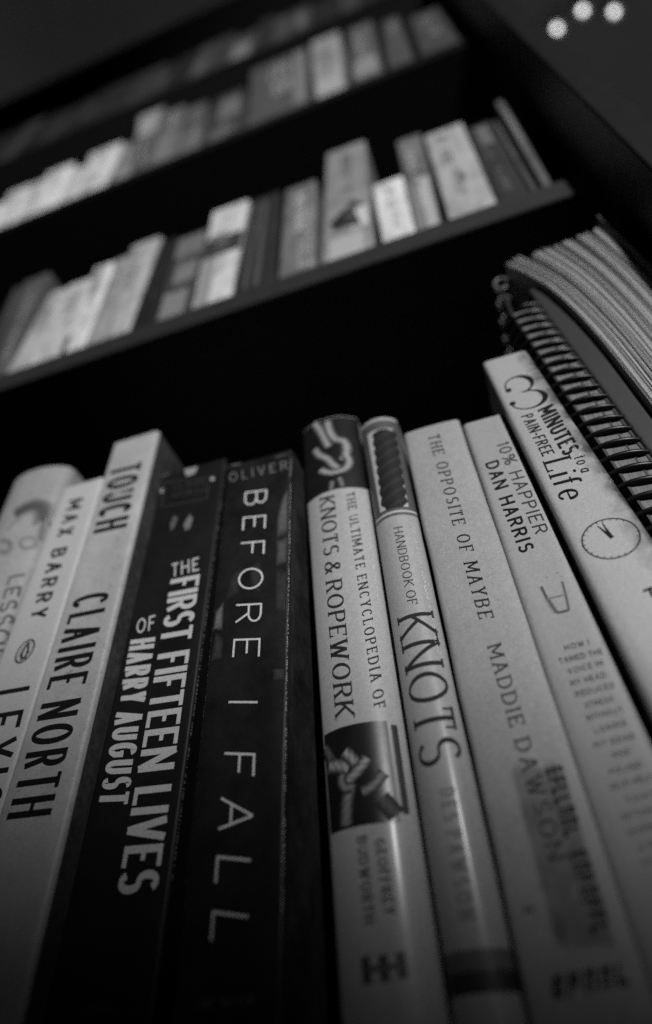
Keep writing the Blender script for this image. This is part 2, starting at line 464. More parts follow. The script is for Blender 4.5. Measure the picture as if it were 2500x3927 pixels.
def wear(parent, sp, tvals, z0, z1_, g=0.5, dens=.5, wid=.00022, amp=0.0, seed=1):
    """short flecks along a spine edge: scuffed paper, on glossy covers painted glints"""
    rr = random.Random(seed); I = Ink(sp, .00008)
    for t in tvals:
        z = z0
        while z < z1_:
            l = rr.uniform(.00012, .0005)
            if rr.random() < dens:
                x = sp.xl(z) + (sp.xr(z) - sp.xl(z)) * t + rr.uniform(-amp, amp); w_ = wid * rr.uniform(.4, 1.3)
                dx = (sp.xl(z + l) - sp.xl(z))
                I.poly([(x - w_ / 2, z), (x + w_ / 2, z + l * .1), (x + w_ / 2 + dx, z + l), (x - w_ / 2 + dx, z + l * .9)])
                pass
            z += l * rr.uniform(.4, 1.1)
    return I.done('scuffs_glints', ink(g), parent)

# ================================================================== SETTING
PLANE = 0.160                                   # front edges of the shelves
PFRONT = 0.1265                                 # front edge of the side panels
XL, XR = -0.86, PFRONT * 0.707
Z1T, Z1B = CZ + 2.215 * .16, CZ + 2.0955 * .16
Z2T = CZ + 4.178 * .16; Z2B = Z2T - .019
Z3T = CZ + .972; Z3B = Z3T - .019
Z4B = CZ + 1.40; ZTOP = CZ + 9.225 * .16
BACK = 0.43
me = mesh('ceiling', [(-4, -3, 2.56), (4, -3, 2.56), (4, 4, 2.56), (-4, 4, 2.56)], [(0, 3, 2, 1)])
o = link('ceiling', me, M_ceil); o['kind'] = 'structure'

bc = thing('bookcase', 'tall black laminate bookcase with paler front edges holding every row of books', 'bookcase', ((XL + XR) / 2, .28, 0))
def bcpart(name, x0, x1, y0, y1, za, zb_, mt, lab=None):
    o = link(name, box_mesh(name, x0, x1, y0, y1, za, zb_), mt, bc)
    if lab: o['label'] = lab
    return o
def board(name, za, zb_, edge, lab=None):
    o = bcpart(name, XL + .0005, XR - .0005, PLANE + .0012, BACK - .001, za, zb_, M_wood, lab)
    e = link('front_edge', box_mesh('front_edge', XL + .0005, XR - .0005, PLANE, PLANE + .0012, za, zb_, .0005), edge, None)
    e.parent = o; e.data.transform(Matrix.Translation(-bc.location))
    return o
for x0, x1 in ((XL - .014, XL), (XR, XR + .0139)):
    o = bcpart('side_panel', x0, x1, PFRONT + .001, BACK, 0, ZTOP - .002, M_wood)
    e = link('front_edge', box_mesh('front_edge', x0, x1, PFRONT, PFRONT + .001, 0, ZTOP - .002, .0004), M_side, None)
    e.parent = o; e.data.transform(Matrix.Translation(-bc.location))
bcpart('back_panel', XL - .012, XR + .012, BACK, BACK + .006, 0.02, ZTOP - .004, M_wood)
bcpart('top_panel', XL - .016, XR + .016, PLANE - .001, BACK + .007, ZTOP - .0019, ZTOP + .022, M_dark)
board('shelf', CZ - .0195, CZ - .0002, M_lip)
board('shelf', Z1B, Z1T, M_lip, 'shelf with a pale grey front edge above the sharp books')
board('shelf', Z2B, Z2T, M_dark)  # edge in darkness, drawn as a darker copy of the lip
board('shelf', Z3B, Z3T, M_dark)
board('shelf', .08, .10, M_lip)

# ================================================================== SHARP ROW
GRP = 'books standing in the front row'
# --- pale book with a printed face
sp = Spine((z5(95, 345), z5(-65, 720)), (z5(370, 430), z5(20, 1350)), .1605, r=.003, bulge=.0045)
zt = sp.px(*z5(250, 295))[1]
t = book('book', 'pale grey book with a faded face sketched on its spine, leaning at the left edge', sp, CZ, zt,
         mat('faded face cover', .34, rough=.55, noise=.12, scale=600, patch=.12, pscale=60), group=GRP, n=36)
I = Ink(sp, .00007)
def mp(*a): return sp.px(*m2(*a))
I.strand([mp(190, 760), mp(300, 690), mp(430, 640), mp(540, 660), mp(590, 760), mp(575, 900)], .0105, [.32, .2, .11, .07, .065, .08, .13, .22, .33])
I.strand([mp(560, 850), mp(540, 960), mp(500, 1100)], .0034, [.34, .22, .13, .16, .34])
I.strand([mp(250, 1120), mp(300, 1080), mp(400, 1060), mp(470, 1110), mp(430, 1180), mp(320, 1200), mp(250, 1130)], .0022, [.34, .2, .16, .34])
I.strand([mp(0, 1100), mp(90, 1110), mp(140, 1170), mp(90, 1250), mp(0, 1240)], .0030, [.34, .18, .16, .34])
I.strand([mp(100, 960), mp(180, 860), mp(280, 830)], .0022, [.34, .2, .34])
I.done('printed_face', mat('printed grey face', .2, attr='tone', rough=.6, noise=.1, bump=0), t)
letters(t, sp, .12, [(('LESSONS', m2(120, 1570), m2(-300, 2950), m2(330, 1530)), dict(wt=.22, wh=.16, ls=.16))])
# --- white book with a bird emblem
sp = Spine((z5(365, 430), z5(20, 1350)), (z5(600, 375), z5(0, 2323)), .158, r=.0015)
zt = sp.px(*z5(480, 388))[1]
t = book('book', 'white paperback with a small oval bird emblem on its spine', sp, CZ, zt,
         mat('white matt cover', .49, rough=.6, noise=.1, patch=.05, pscale=40), group=GRP)
letters(t, sp, .013, [(('MAX BARRY', m2(905, 578), z5(168, 1192), m2(1095, 535)), dict(wt=.18, wh=.15, ls=.34, space=.9)),
                     (('LEXICON', z5(-35, 1615), z5(-390, 2800), z5(178, 1577)), dict(wt=.115, ls=.28))])
I = Ink(sp)
c = sp.px(*z5(147, 1375)); e1 = sp.px(*z5(203, 1352)); e2 = sp.px(*z5(168, 1307))
def em(u, v): return c[0] + (e1[0] - c[0]) * u + (e2[0] - c[0]) * v, c[1] + (e1[1] - c[1]) * u + (e2[1] - c[1]) * v
I.poly([em(math.cos(a * math.pi / 18), math.sin(a * math.pi / 18)) for a in range(36)], .03)
I.poly([em(.84 * math.cos(a * math.pi / 18), .86 * math.sin(a * math.pi / 18)) for a in range(36)], .42)
I.poly([em(*p) for p in ((-.05, .75), (.12, .78), (.22, .66), (.45, .6), (.22, .5), (.36, .25), (.45, -.1), (.56, -.35), (.42, -.3), (.34, -.6), (.5, -.76), (.1, -.72), (-.3, -.76), (-.2, -.6), (-.42, -.3), (-.52, -.36), (-.42, 0), (-.3, .35), (-.14, .52))], .03)
I.poly([em(*p) for p in ((.02, .38), (.14, .28), (.18, .0), (.18, -.3), (.08, -.52), (-.06, -.5), (-.14, -.25), (-.12, .05), (-.06, .3))], .5)
I.done('emblem', mat('emblem ink', .2, attr='tone', rough=.5, noise=.08, bump=0), t)
# --- tall grey book, outlined capitals
sp = Spine((z5(665, 160), z5(190, 1686)), (z5(925, 95), z5(560, 1640)), .158, r=.0016)
zt = sp.px(*z5(780, 122))[1]
t = book('book', 'tall light grey hardback with speckled wear and narrow black capitals', sp, CZ, zt,
         mat('speckled grey cover', .41, rough=.5, noise=.12, patch=.16, pscale=45, speck=.75, speck_scale=420, speck_g=.08, bump=.12), group=GRP, board=.002, inset=.003, sides=('r', mat('shade darkened grained board', .05, rough=.6, spec=.3, noise=.45, scale=420, patch=.35, pscale=45, bump=.3)))  # right board coloured dark to keep that side in shade under the lamp
letters(t, sp, .010, [(('TOUCH', z5(655, 303), z5(546, 687), z5(836, 258)), dict(wt=.15, wh=.11, ls=.2)),
                     (('CLAIRE NORTH', z5(440, 1060), l1(43, 815), z5(648, 1016)), dict(wt=.125, wh=.09, ls=.24, space=.62))])
# --- black book, bold capitals
sp = Spine((z5(955, 320), l1(475, 960)), (z5(1325, 265), l1(1000, 1200)), .1665, r=.0013)
zt = sp.px(*z5(1140, 292))[1]
M_blk = mat('black matt cover', .008, rough=.5, spec=.2, noise=.2, patch=.5, pscale=50)
t = book('book', 'black paperback with two columns of bold white slanting capitals', sp, CZ, zt, M_blk, group=GRP)
letters(t, sp, .50, [(('THE', m1(302, 1568), m1(572, 1500), m1(305, 1437)), dict(wt=.095, wh=.13, ls=.24)),
                     (('FIRST FIFTEEN LIVES', z5(1005, 956), l1(692, 1243), z5(1176, 922)), dict(wt=.17, wh=.115, ls=.08, space=.46)),
                     (('OF', z5(800, 1275), z5(908, 1248), z5(808, 1188)), dict(wt=.095, wh=.13, ls=.24)),
                     (('HARRY AUGUST', z5(770, 1310), l1(578, 748), z5(915, 1292)), dict(wt=.18, wh=.125, ls=.14, space=.45))])
letters(t, sp, .045, [(('CLAIRE', m1(320, 712), m1(640, 655), m1(318, 660)), dict(wt=.09, wh=.12, ls=.25)),
                      (('NORTH', m1(320, 792), m1(640, 735), m1(318, 740)), dict(wt=.09, wh=.12, ls=.25))], 'small_lettering', .00007)
marks(t, sp, l1(470, 1990), l1(680, 1950), l1(468, 1930), .045, 5, 3)
I = Ink(sp)
def b_(*a): return sp.px(*m1(*a))
fr = [b_(228, 640), b_(668, 590), b_(650, 795), b_(205, 880)]
for k in range(4): I.strand([fr[k], fr[(k + 1) % 4]], .0004, [.045, .045])
for poly, g in ((((205, 580), (270, 545), (275, 560), (215, 592)), .22), (((425, 510), (560, 480), (530, 550), (450, 580)), .30), (((680, 590), (715, 580), (722, 610), (690, 625)), .4),
                (((190, 710), (230, 690), (222, 730), (195, 745)), .35), (((420, 1050), (480, 950), (510, 990), (480, 1090), (430, 1110)), .16), (((290, 1030), (330, 960), (365, 990), (330, 1080), (290, 1110)), .09)):
    I.poly([b_(*p) for p in poly], g)
I.done('picture', mat('dark picture ink', .2, attr='tone', rough=.5, noise=.35, scale=500, bump=0), t)
wear(t, sp, (.998,), CZ + .05, zt - .004, g=.1, dens=.35, seed=3)
# --- dark book, thin widely spaced capitals
sp = Spine((z5(1337, 290), l1(1060, 1450)), (z6(488, 300), l2(452, 760)), .1605, r=.0012)
zt = sp.px(*z6(300, 240))[1]
t = book('book', 'dark worn paperback with one line of thin widely spaced white capitals', sp, CZ, zt,
         mat('dark photographic cover', .010, rough=.45, spec=.25, noise=.2, patch=.65, pscale=70, bump=.1), group=GRP, wob=.0001, sides=('b', mat('dark creased board', .03, rough=.45, noise=.4, scale=200, patch=.6, pscale=60, bump=.35)))
letters(t, sp, .62, [(('BEFORE I FALL', z6(214, 440), l2(8, 1548), z6(345, 424)), dict(wt=.072, ls=.52, space=1.3))])
letters(t, sp, .16, [(('OLIVER', m1(868, 636), m1(1440, 512), m1(866, 548)), dict(wt=.09, wh=.11, ls=.45))], 'small_lettering')
marks(t, sp, l1(1145, 1950), l1(1500, 1910), l1(1143, 1900), .10, 9, 4)
I = Ink(sp, .00004)
def b_(*a): return sp.px(*z6(*a))
def soft(pl, g, gb=.010):
    g *= .7                       # printed light shapes with soft rims
    cx_ = sum(p[0] for p in pl) / len(pl); cz_ = sum(p[1] for p in pl) / len(pl)
    P = [b_(*p) for p in pl]; c0 = b_(cx_, cz_); ci = I.put(*c0, g)
    A = [I.put(c0[0] + (p[0] - c0[0]) * .45, c0[1] + (p[1] - c0[1]) * .6, g * .8) for p in P]; B = [I.put(p[0], p[1], gb) for p in P]
    n = len(P)
    for k in range(n):
        j = (k + 1) % n; I.F.append((ci, A[k], A[j])); I.F.append((A[k], B[k], B[j], A[j]))
    I.k += 1
soft([(478, 360), (472, 560), (468, 690), (396, 720), (400, 590), (428, 480)], .17)
soft([(468, 690), (466, 860), (394, 880), (396, 720)], .13)
soft([(466, 880), (465, 1190), (388, 1150), (392, 890)], .055)
soft([(92, 1075), (84, 1250), (22, 1268), (40, 1140)], .20)
soft([(40, 1260), (90, 1300), (80, 1420), (10, 1440)], .06)
soft([(455, 1465), (450, 1540), (380, 1550), (375, 1480)], .07)
soft([(300, 830), (330, 930), (300, 1040), (250, 1010), (240, 880)], .05)
soft([(130, 930), (200, 860), (180, 1040), (100, 1080)], .045)
soft([(110, 290), (200, 262), (200, 275), (115, 305)], .15)
soft([(380, 232), (480, 205), (490, 218), (390, 245)], .12)
soft([(480, 225), (492, 235), (486, 360), (474, 380)], .18)
I.done('picture', mat('faded picture ink', .2, attr='tone', rough=.4, noise=.3, scale=500, bump=.06), t)
wear(t, sp, (.004, .985), CZ + .04, zt - .02, g=.55, dens=.5, wid=.00011, amp=.0001, seed=5)
# --- hardback with rope photographs
sp = Spine((z6(573, 480), l2(700, 900)), (z6(932, 400), l2(1236, 850)), .1690, r=.0012, bulge=.0042)
zt = sp.px(*z6(720, 0))[1]
M_lab = mat('glossy pale jacket', .40, rough=.45, spec=.35, noise=.10, bump=.08, coat=.30)
t = book('book', 'rounded pale hardback carrying two dark photographs of knotted rope', sp, CZ, zt, M_lab, group=GRP, board=.0024, inset=.003, n=40, depth=.16)
M_photo = mat('dark photograph', .009, rough=.35, spec=.5, noise=.25, patch=.4, pscale=60, bump=.04, coat=.15)
za = sp.px(*z6(770, 418))[1]; zb_ = sp.px(*l2(900, 262))[1]; zc = sp.px(*l2(930, 862))[1]
I = Ink(sp, .00003); I.panel(0, 1, za, zt - .0003, 40, 10); I.done('photo_panel', M_photo, t)
I = Ink(sp, .00003); I.panel(.045, .83, zc, zb_, 36, 10); I.done('photo_panel', M_photo, t)
I = Ink(sp, .00003); I.panel(.865, .93, zc + .002, zb_ - .001, 4, 10); I.done('printed_stripe', M_photo, t)
I = Ink(sp, .00007)
def b_(*a): return sp.px(*m3(*a))
RC = [.015, .06, .15, .26, .33, .30, .20, .09, .02]
I.strand([b_(230, 190), b_(310, 300), b_(360, 400), b_(400, 470)], 0.0041, RC, .32)
I.strand([b_(380, 170), b_(410, 290), b_(480, 380), b_(570, 400), b_(610, 470), b_(600, 560), b_(560, 620)], 0.0043, RC, .32)
I.strand([b_(235, 500), b_(290, 570), b_(380, 610), b_(450, 680), b_(520, 730)], 0.0038, RC, .32)
I.strand([b_(600, 560), b_(640, 640), b_(600, 720), b_(500, 760), b_(400, 770), b_(300, 740)], 0.0038, RC, .32)
I.strand([b_(440, 870), b_(435, 920), b_(425, 975)], 0.0027, [v * .55 for v in RC], .3)
I.strand([b_(520, 830), b_(545, 880), b_(560, 935)], 0.0027, [v * .55 for v in RC], .3)
I.done('rope_picture', mat('printed rope', .3, attr='tone', rough=.6, spec=.2, noise=.25, scale=900, bump=0), t)
I = Ink(sp, .00007)
def b_(*a): return sp.px(*m4(*a))
I.strand([b_(200, 520), b_(260, 620), b_(300, 730)], 0.0032, [v * .4 for v in RC], .2)
I.strand([b_(250, 740), b_(360, 730), b_(480, 760)], 0.0041, RC, .32)
I.strand([b_(430, 560), b_(510, 630), b_(580, 720), b_(560, 800)], 0.0035, RC, .32)
I.strand([b_(700, 630), b_(620, 740), b_(520, 850), b_(460, 900)], 0.0035, RC, .32)
I.strand([b_(400, 830), b_(400, 920), b_(440, 985), b_(520, 980)], 0.0030, [v * .7 for v in RC], .2)
I.strand([b_(500, 940), b_(470, 1080), b_(455, 1240), b_(450, 1430)], 0.0041, [v * .75 for v in RC], .2)
I.strand([b_(900, 800), b_(800, 920), b_(720, 990), b_(640, 1030)], 0.0030, [v * .7 for v in RC], .2)
I.strand([b_(860, 1100), b_(960, 1210), b_(1050, 1310)], 0.0046, [v * .25 for v in RC], .2)
I.done('rope_picture', mat('printed rope', .3, attr='tone', rough=.6, spec=.2, noise=.25, scale=900, bump=0), t)
letters(t, sp, .025, [(('KNOTS & ROPEWORK', z6(653, 480), l2(746, 240), z6(738, 458)), dict(wt=.165, wh=.07, ls=.18, serif=.08, space=.42)),
                      (('THE ULTIMATE ENCYCLOPEDIA OF', z6(808, 450), l2(976, 192), z6(858, 437)), dict(wt=.165, wh=.085, ls=.34, serif=.08, space=.8))])
letters(t, sp, .06, [(('GEOFFREY', l2(975, 950), l2(1035, 1395), l2(1035, 940)), dict(wt=.17, wh=.12, ls=.22, serif=.06)),
                      (('BUDWORTH', l2(872, 938), l2(915, 1450), l2(930, 925)), dict(wt=.17, wh=.12, ls=.22, serif=.06))], 'author_lettering')
I = Ink(sp)
for a, b, in (((920, 1635), (935, 1800)), ((1022, 1625), (1040, 1785)), ((1125, 1610), (1145, 1765))):
    p, q = sp.px(*l2(*a)), sp.px(*l2(*b)); I.strand([p, q], .0021, [.07, .05, .07])
p, q = sp.px(*l2(935, 1715)), sp.px(*l2(1135, 1690)); I.strand([p, ((p[0] + q[0]) / 2, (p[1] + q[1]) / 2), q], .0011, [.1, .1])
I.done('emblem', MATS['emblem ink'], t)
wear(t, sp, (.93,), CZ + .13, za - .004, g=.85, dens=.45, wid=.00012, amp=.0003, seed=8)  # glints on the glossy jacket, painted as white flecks
# --- slim pale book with a dark rope panel
sp = Spine((z6(890, 60), l3(180, 850)), (z6(1105, 20), l3(505, 650)), .1660, r=.0010, bulge=.0034)
zt = sp.px(*z6(1000, 2))[1]
t = book('book', 'slim glossy pale book with a dark twisted rope panel above large thin capitals', sp, CZ, zt,
         mat('glossy pale cover', .37, rough=.45, spec=.35, noise=.1, bump=.09, coat=.30), group=GRP, n=40, depth=.15)
def zz(*a): return sp.px(*m3(*a))[1]
zw0, zw1 = zz(1150, 1185), zz(1010, 258); zl = zz(1200, 1272); zh = zz(980, 165)
I = Ink(sp, .00003); I.panel(0, 1, zl, zh, 40, 8); I.done('frame_panel', mat('grey printed frame', .085, rough=.45, noise=.15, coat=.15, bump=.04), t)
M_wp = mat('white printed panel', .48, rough=.45, noise=.1, coat=.15, bump=.04)
I = Ink(sp, .00006); I.panel(.19, .86, zw0, zw1, 30, 8); I.done('white_panel', M_wp, t)
I = Ink(sp, .00006); I.panel(0, 1, zl + .0012, zl + .0022, 40, 1); I.done('white_line', M_wp, t)
I = Ink(sp, .00013)
a = sp.px(*m3(1030, 262)); b = sp.px(*m3(1170, 1190)); n = 60; L = []; R = []
for i in range(n + 1):
    u = i / n; x = a[0] + (b[0] - a[0]) * u; z = a[1] + (b[1] - a[1]) * u
    wv = .0041 * min(1, .35 + math.sqrt(u * 9)) if u < .06 else .0041
    if u > .93: wv *= 1 - (u - .93) * 5
    L.append((x - wv + .0007 * abs(math.sin(u * math.pi * 8 + .8)) * -1 + .0003, z)); R.append((x + wv + .0007 * abs(math.sin(u * math.pi * 8)), z))
for i in range(n):
    pl = [(L[i][0] + (R[i][0] - L[i][0]) * k / 16, L[i][1]) for k in range(17)]; pq = [(L[i + 1][0] + (R[i + 1][0] - L[i + 1][0]) * k / 16, L[i + 1][1]) for k in range(17)]
    c = [I.put(*p, .014 + .02 * max(0, math.sin((i / n) * 50 + k * .45)) ** 4) for k, p in enumerate(pl)]; d = [I.put(*p, .014 + .02 * max(0, math.sin(((i + 1) / n) * 50 + k * .45)) ** 4) for k, p in enumerate(pq)]
    for k in range(16): I.F.append((c[k], c[k + 1], d[k + 1], d[k]))
I.done('rope_picture', MATS['printed rope'], t)
letters(t, sp, .03, [(('HANDBOOK OF', z6(1087, 652), z6(1173, 1107), z6(1138, 641)), dict(wt=.12, wh=.07, ls=.2, serif=.05, space=.5)),
                     (('KNOTS', z6(1110, 1195), l2(1250, 545), z6(1320, 1148)), dict(wt=.12, wh=.06, ls=.16, serif=.07))])
letters(t, sp, .22, [(('DES PAWSON', l3(282, 655), l3(402, 1430), l3(372, 640)), dict(wt=.16, ls=.4, space=.8))], 'author_lettering')
zf = sp.px(*l3(500, 1590))[1]; zg = sp.px(*l3(560, 1850))[1]
I = Ink(sp, .00003); I.panel(0, 1, zf - .0035, zf, 40, 2, .12); I.done('foot_band', MATS['emblem ink'], t)
I = Ink(sp, .00003); I.panel(0, 1, zg, zf - .0036, 40, 2, .03); I.done('foot_band', MATS['emblem ink'], t)
wear(t, sp, (.86,), CZ + .1, zl - .002, g=.9, dens=.5, wid=.00013, amp=.00035, seed=11)  # sparkle of the glossy cover painted in as white flecks
# --- pale book, small serif capitals
sp = Spine((z7(65, 95), z7(410, 1686)), (z7(400, 25), l3(1060, 350)), .1630, r=.0016, bulge=.0006)
zt = sp.px(*z7(220, 52))[1]
t = book('book', 'pale grey paperback with a single line of small serif capitals and a dark smudged patch', sp, CZ, zt,
         mat('pale matt cover', .33, rough=.55, noise=.12, patch=.06, pscale=50, bump=.08), group=GRP, wob=.00012, nz=24)
letters(t, sp, .018, [(('THE OPPOSITE OF MAYBE', z7(217, 112), z7(518, 1190), z7(283, 98)), dict(wt=.135, wh=.07, ls=.36, serif=.08, space=1.0)),
                     ])
letters(t, sp, .05, [(('MADDIE DAWSON', z7(564, 1350), l3(925, 1080), z7(645, 1326)), dict(wt=.14, wh=.09, ls=.3, serif=.08, space=.75))])
I = Ink(sp)
def b_(*a): return sp.px(*l3(*a))
def soft2(pl, g, gb, k_=.7):
    c0 = b_(sum(p[0] for p in pl) / len(pl), sum(p[1] for p in pl) / len(pl)); P = [b_(*p) for p in pl]; n = len(P); ci = I.put(*c0, g)
    A = [I.put(c0[0] + (p[0] - c0[0]) * k_, c0[1] + (p[1] - c0[1]) * k_, g) for p in P]; B = [I.put(p[0], p[1], gb) for p in P]
    for k in range(n): j = (k + 1) % n; I.F.append((ci, A[k], A[j])); I.F.append((A[k], B[k], B[j], A[j]))
    I.k += 1
soft2([(700, 545), (745, 485), (960, 480), (1020, 545), (1170, 1040), (1320, 1540), (1300, 1610), (1030, 1640), (970, 1580), (835, 1060)], .15, .30, .88)
I.done('smudged_patch', mat('smudged print', .2, attr='tone', rough=.5, noise=.3, scale=300, patch=.3, pscale=120, bump=0), t)
marks(t, sp, l3(905, 530), l3(1185, 1530), l3(1000, 505), .012, 15, 5, off=.00011)
marks(t, sp, l3(780, 1390), l3(850, 1375), l3(778, 1350), .03, 2, 6)
marks(t, sp, l3(940, 1890), l3(1420, 1800), l3(936, 1755), .008, 5, 12, wt=.26)
wear(t, sp, (.99,), CZ + .09, zt - .01, g=.6, dens=.3, wid=.00012, amp=.0002, seed=13)
# --- pale book with a water glass
sp = Spine((z7(412, 28), l3(908, 0)), (z7(668, -8), l3(1365, 0)), .1620, r=.0018)
zt = sp.px(*z7(540, 10))[1]
t = book('book', 'pale paperback with a drawn water glass and a column of tiny centred words', sp, CZ, zt,
         mat('pale satin cover', .33, rough=.5, noise=.12, patch=.05, pscale=50, bump=.08), group=GRP)
letters(t, sp, .045, [(('10% HAPPIER', z7(618, 158), z7(846, 692), z7(690, 138)), dict(wt=.135, wh=.11, ls=.24, space=.75))])
letters(t, sp, .010, [(('DAN HARRIS', z7(551, 272), z7(758, 803), z7(628, 248)), dict(wt=.19, wh=.15, ls=.22, space=.75))], 'author_lettering')
I = Ink(sp)
def b_(*a): return sp.px(*z7(*a))
I.strand([b_(880, 995), b_(920, 1075), b_(972, 1148)], .0009, [.2, .04, .03]); I.strand([b_(972, 1148), b_(1010, 1142), b_(1045, 1130)], .0009, [.03, .03, .2])
I.strand([b_(1045, 1130), b_(1025, 1040), b_(1005, 965)], .0008, [.2, .03, .2]); I.strand([b_(918, 1066), b_(970, 1055), b_(1022, 1040)], .0006, [.3, .08, .3])
I.strand([b_(922, 1072), b_(945, 1110), b_(970, 1146)], .0016, [.3, .02, .25])
for p in ((915, 940), (975, 915), (1000, 935)): q = b_(*p); I.poly([(q[0] - .0003, q[1]), (q[0], q[1] - .0003), (q[0] + .0003, q[1]), (q[0], q[1] + .0003)], .2)
I.done('picture', MATS['emblem ink'], t)
runs = []
for s_, a, b in (('HOW I', z7(1025, 1372), z7(1168, 1335)), ('TAMED THE', z7(995, 1450), z7(1250, 1388)), ('VOICE IN', z7(1045, 1510), z7(1250, 1455)), ('MY HEAD,', z7(1060, 1580), z7(1280, 1524)),
                 ('REDUCED', l3(1090, 112), l3(1320, 54)), ('STRESS', l3(1145, 178), l3(1310, 135)), ('WITHOUT', l3(1150, 252), l3(1370, 196)), ('LOSING', l3(1200, 325), l3(1390, 275)),
                 ('MY EDGE', l3(1200, 412), l3(1440, 352)), ('AND', l3(1300, 470), l3(1410, 442)), ('FOUND', l3(1290, 568), l3(1480, 522)), ('SELF-HELP', l3(1290, 658), l3(1540, 592)),
                 ('THAT', l3(1390, 735), l3(1560, 690)), ('ACTUALLY', l3(1360, 832), l3(1620, 765)), ('WORKS,', l3(1400, 925), l3(1620, 865)), ('A TRUE', l3(1460, 1015), l3(1640, 965)), ('STORY', l3(1480, 1105), l3(1660, 1055))):
    runs.append(((s_, a, b, (a[0] - 8, a[1] - 20)), dict(wt=.13, wh=.15, ls=.24, space=.6)))
letters(t, sp, .05, runs, 'small_lettering')
# --- white book with a clock
sp = Spine((z8(100, 1190), z8(690, 2408)), (z8(440, 1085), z8(1330, 2408)), .157, r=.0018)
zt = sp.px(*z8(270, 1135))[1]
t = book('book', 'white paperback with a drawn clock dial and a dark mottled right edge', sp, CZ, zt,
         mat('white satin cover with dark edge', .39, rough=.4, spec=.5, noise=.12, patch=.06, pscale=50, bump=.06, coat=.25, uvedge=(.70, .92, .05)), group=GRP, sides=('l', mat('shade darkened grey board', .12, rough=.5, noise=.2, patch=.2)))  # left board darkened in colour, standing for its shaded side
letters(t, sp, .010, [(('MINUTES', z8(522, 1552), z8(726, 1905), z8(640, 1498)), dict(wt=.19, wh=.15, ls=.14)),
                     (('PAIN-FREE', z8(396, 1600), z8(563, 1908), z8(484, 1572)), dict(wt=.15, wh=.12, ls=.2)),
                     (('Life', z8(566, 1955), z8(702, 2262), z8(775, 1900)), dict(wt=.13, wh=.06, ls=.16, serif=.07)),
                     (('to a', z8(800, 1915), z8(862, 2035), z8(896, 1890)), dict(wt=.11, wh=.09, ls=.2, space=.5)),
                     (('P', z7(1480, 1015), z7(1500, 1080), z7(1560, 985)), dict(wt=.2))])
I = Ink(sp)
def b_(*a): return sp.px(*z8(*a))
O, X1, U1 = b_(365, 1565), b_(625, 1490), b_(245, 1325)
def M3(p): return O[0] + (X1[0] - O[0]) * p[0] + (U1[0] - O[0]) * p[1], O[1] + (X1[1] - O[1]) * p[0] + (U1[1] - O[1]) * p[1]
def swell(pts, wmin, wmax, ctr):
    L = []; R = []; N = len(pts)
    Q = [M3(p) for p in pts]
    for i in range(N):
        a, b = Q[max(i - 1, 0)], Q[min(i + 1, N - 1)]; d = math.hypot(b[0] - a[0], b[1] - a[1]); nx, nz_ = -(b[1] - a[1]) / d, (b[0] - a[0]) / d
        w_ = wmin + (wmax - wmin) * math.exp(-((i / (N - 1) - ctr) / .2) ** 2); L.append((Q[i][0] + nx * w_ / 2, Q[i][1] + nz_ * w_ / 2)); R.append((Q[i][0] - nx * w_ / 2, Q[i][1] - nz_ * w_ / 2))
    I.strip(L, R)
for p in (arc(.42, .74, .40, .25, 195, -70, 26) + [(.42, .5)], [(.40, .5)] + arc(.46, .25, .50, .25, 80, -175, 28)): swell(p, .0005, .0019, .62 if p[0][0] < .3 else .38)
for p in ((.07, .66), (.0, .26)):
    q = M3(p); I.poly([(q[0] + .0011 * math.cos(a), q[1] + .0011 * math.sin(a)) for a in [k * math.pi / 8 for k in range(16)]])
I.done('numeral', ink(.010), t)
I = Ink(sp)
# clock
c = sp.px(*z7(1290, 710)); e1 = sp.px(*z7(1468, 695)); e2 = sp.px(*z7(1285, 592))
def ck(a, r): return c[0] + (e1[0] - c[0]) * r * math.cos(a) + (e2[0] - c[0]) * r * math.sin(a), c[1] + (e1[1] - c[1]) * r * math.cos(a) + (e2[1] - c[1]) * r * math.sin(a)
n = 72; I.strip([ck(2 * math.pi * k / n, 1.0) for k in range(n + 1)], [ck(2 * math.pi * k / n, .945) for k in range(n + 1)])
for k in range(24):
    if 2 <= k <= 3 or 20 < k: continue
    a = 2 * math.pi * k / 24; d = .016; I.strip([ck(a - d, .965), ck(a - d, .87)], [ck(a + d, .965), ck(a + d, .87)])
h0 = sp.px(*z7(1300, 708))
for p, w_ in ((z7(1212, 638), .0006), (z7(1236, 616), .0005)):
    q = sp.px(*p); d = math.hypot(q[0] - h0[0], q[1] - h0[1]); nx, nz_ = -(q[1] - h0[1]) / d * w_, (q[0] - h0[0]) / d * w_
    I.strip([(h0[0] + nx, h0[1] + nz_), (q[0] + nx * .2, q[1] + nz_ * .2)], [(h0[0] - nx, h0[1] - nz_), (q[0] - nx * .2, q[1] - nz_ * .2)])
I.done('clock_picture', ink(.013), t)
I = Ink(sp, .00011); rr = random.Random(4)
for ax_, ay_, bx_, by_, n_ in ((755, 1790, 850, 1900, 60), (850, 2200, 945, 2400, 40), (1080, 2080, 1090, 2110, 8), (1133, 2180, 1136, 2190, 4)):
    for k in range(n_):
        u = rr.random(); q = b_(ax_ + (bx_ - ax_) * u + rr.gauss(0, 10), ay_ + (by_ - ay_) * u + rr.gauss(0, 6)); e = rr.uniform(.00005, .00014)
        I.poly([(q[0] - e, q[1]), (q[0], q[1] - e * .6), (q[0] + e, q[1]), (q[0] + e * .3, q[1] + e * .8)]); pass
I.done('scuffs_glints', ink(.9), t)  # white flecks painted for sparkles on the laminate

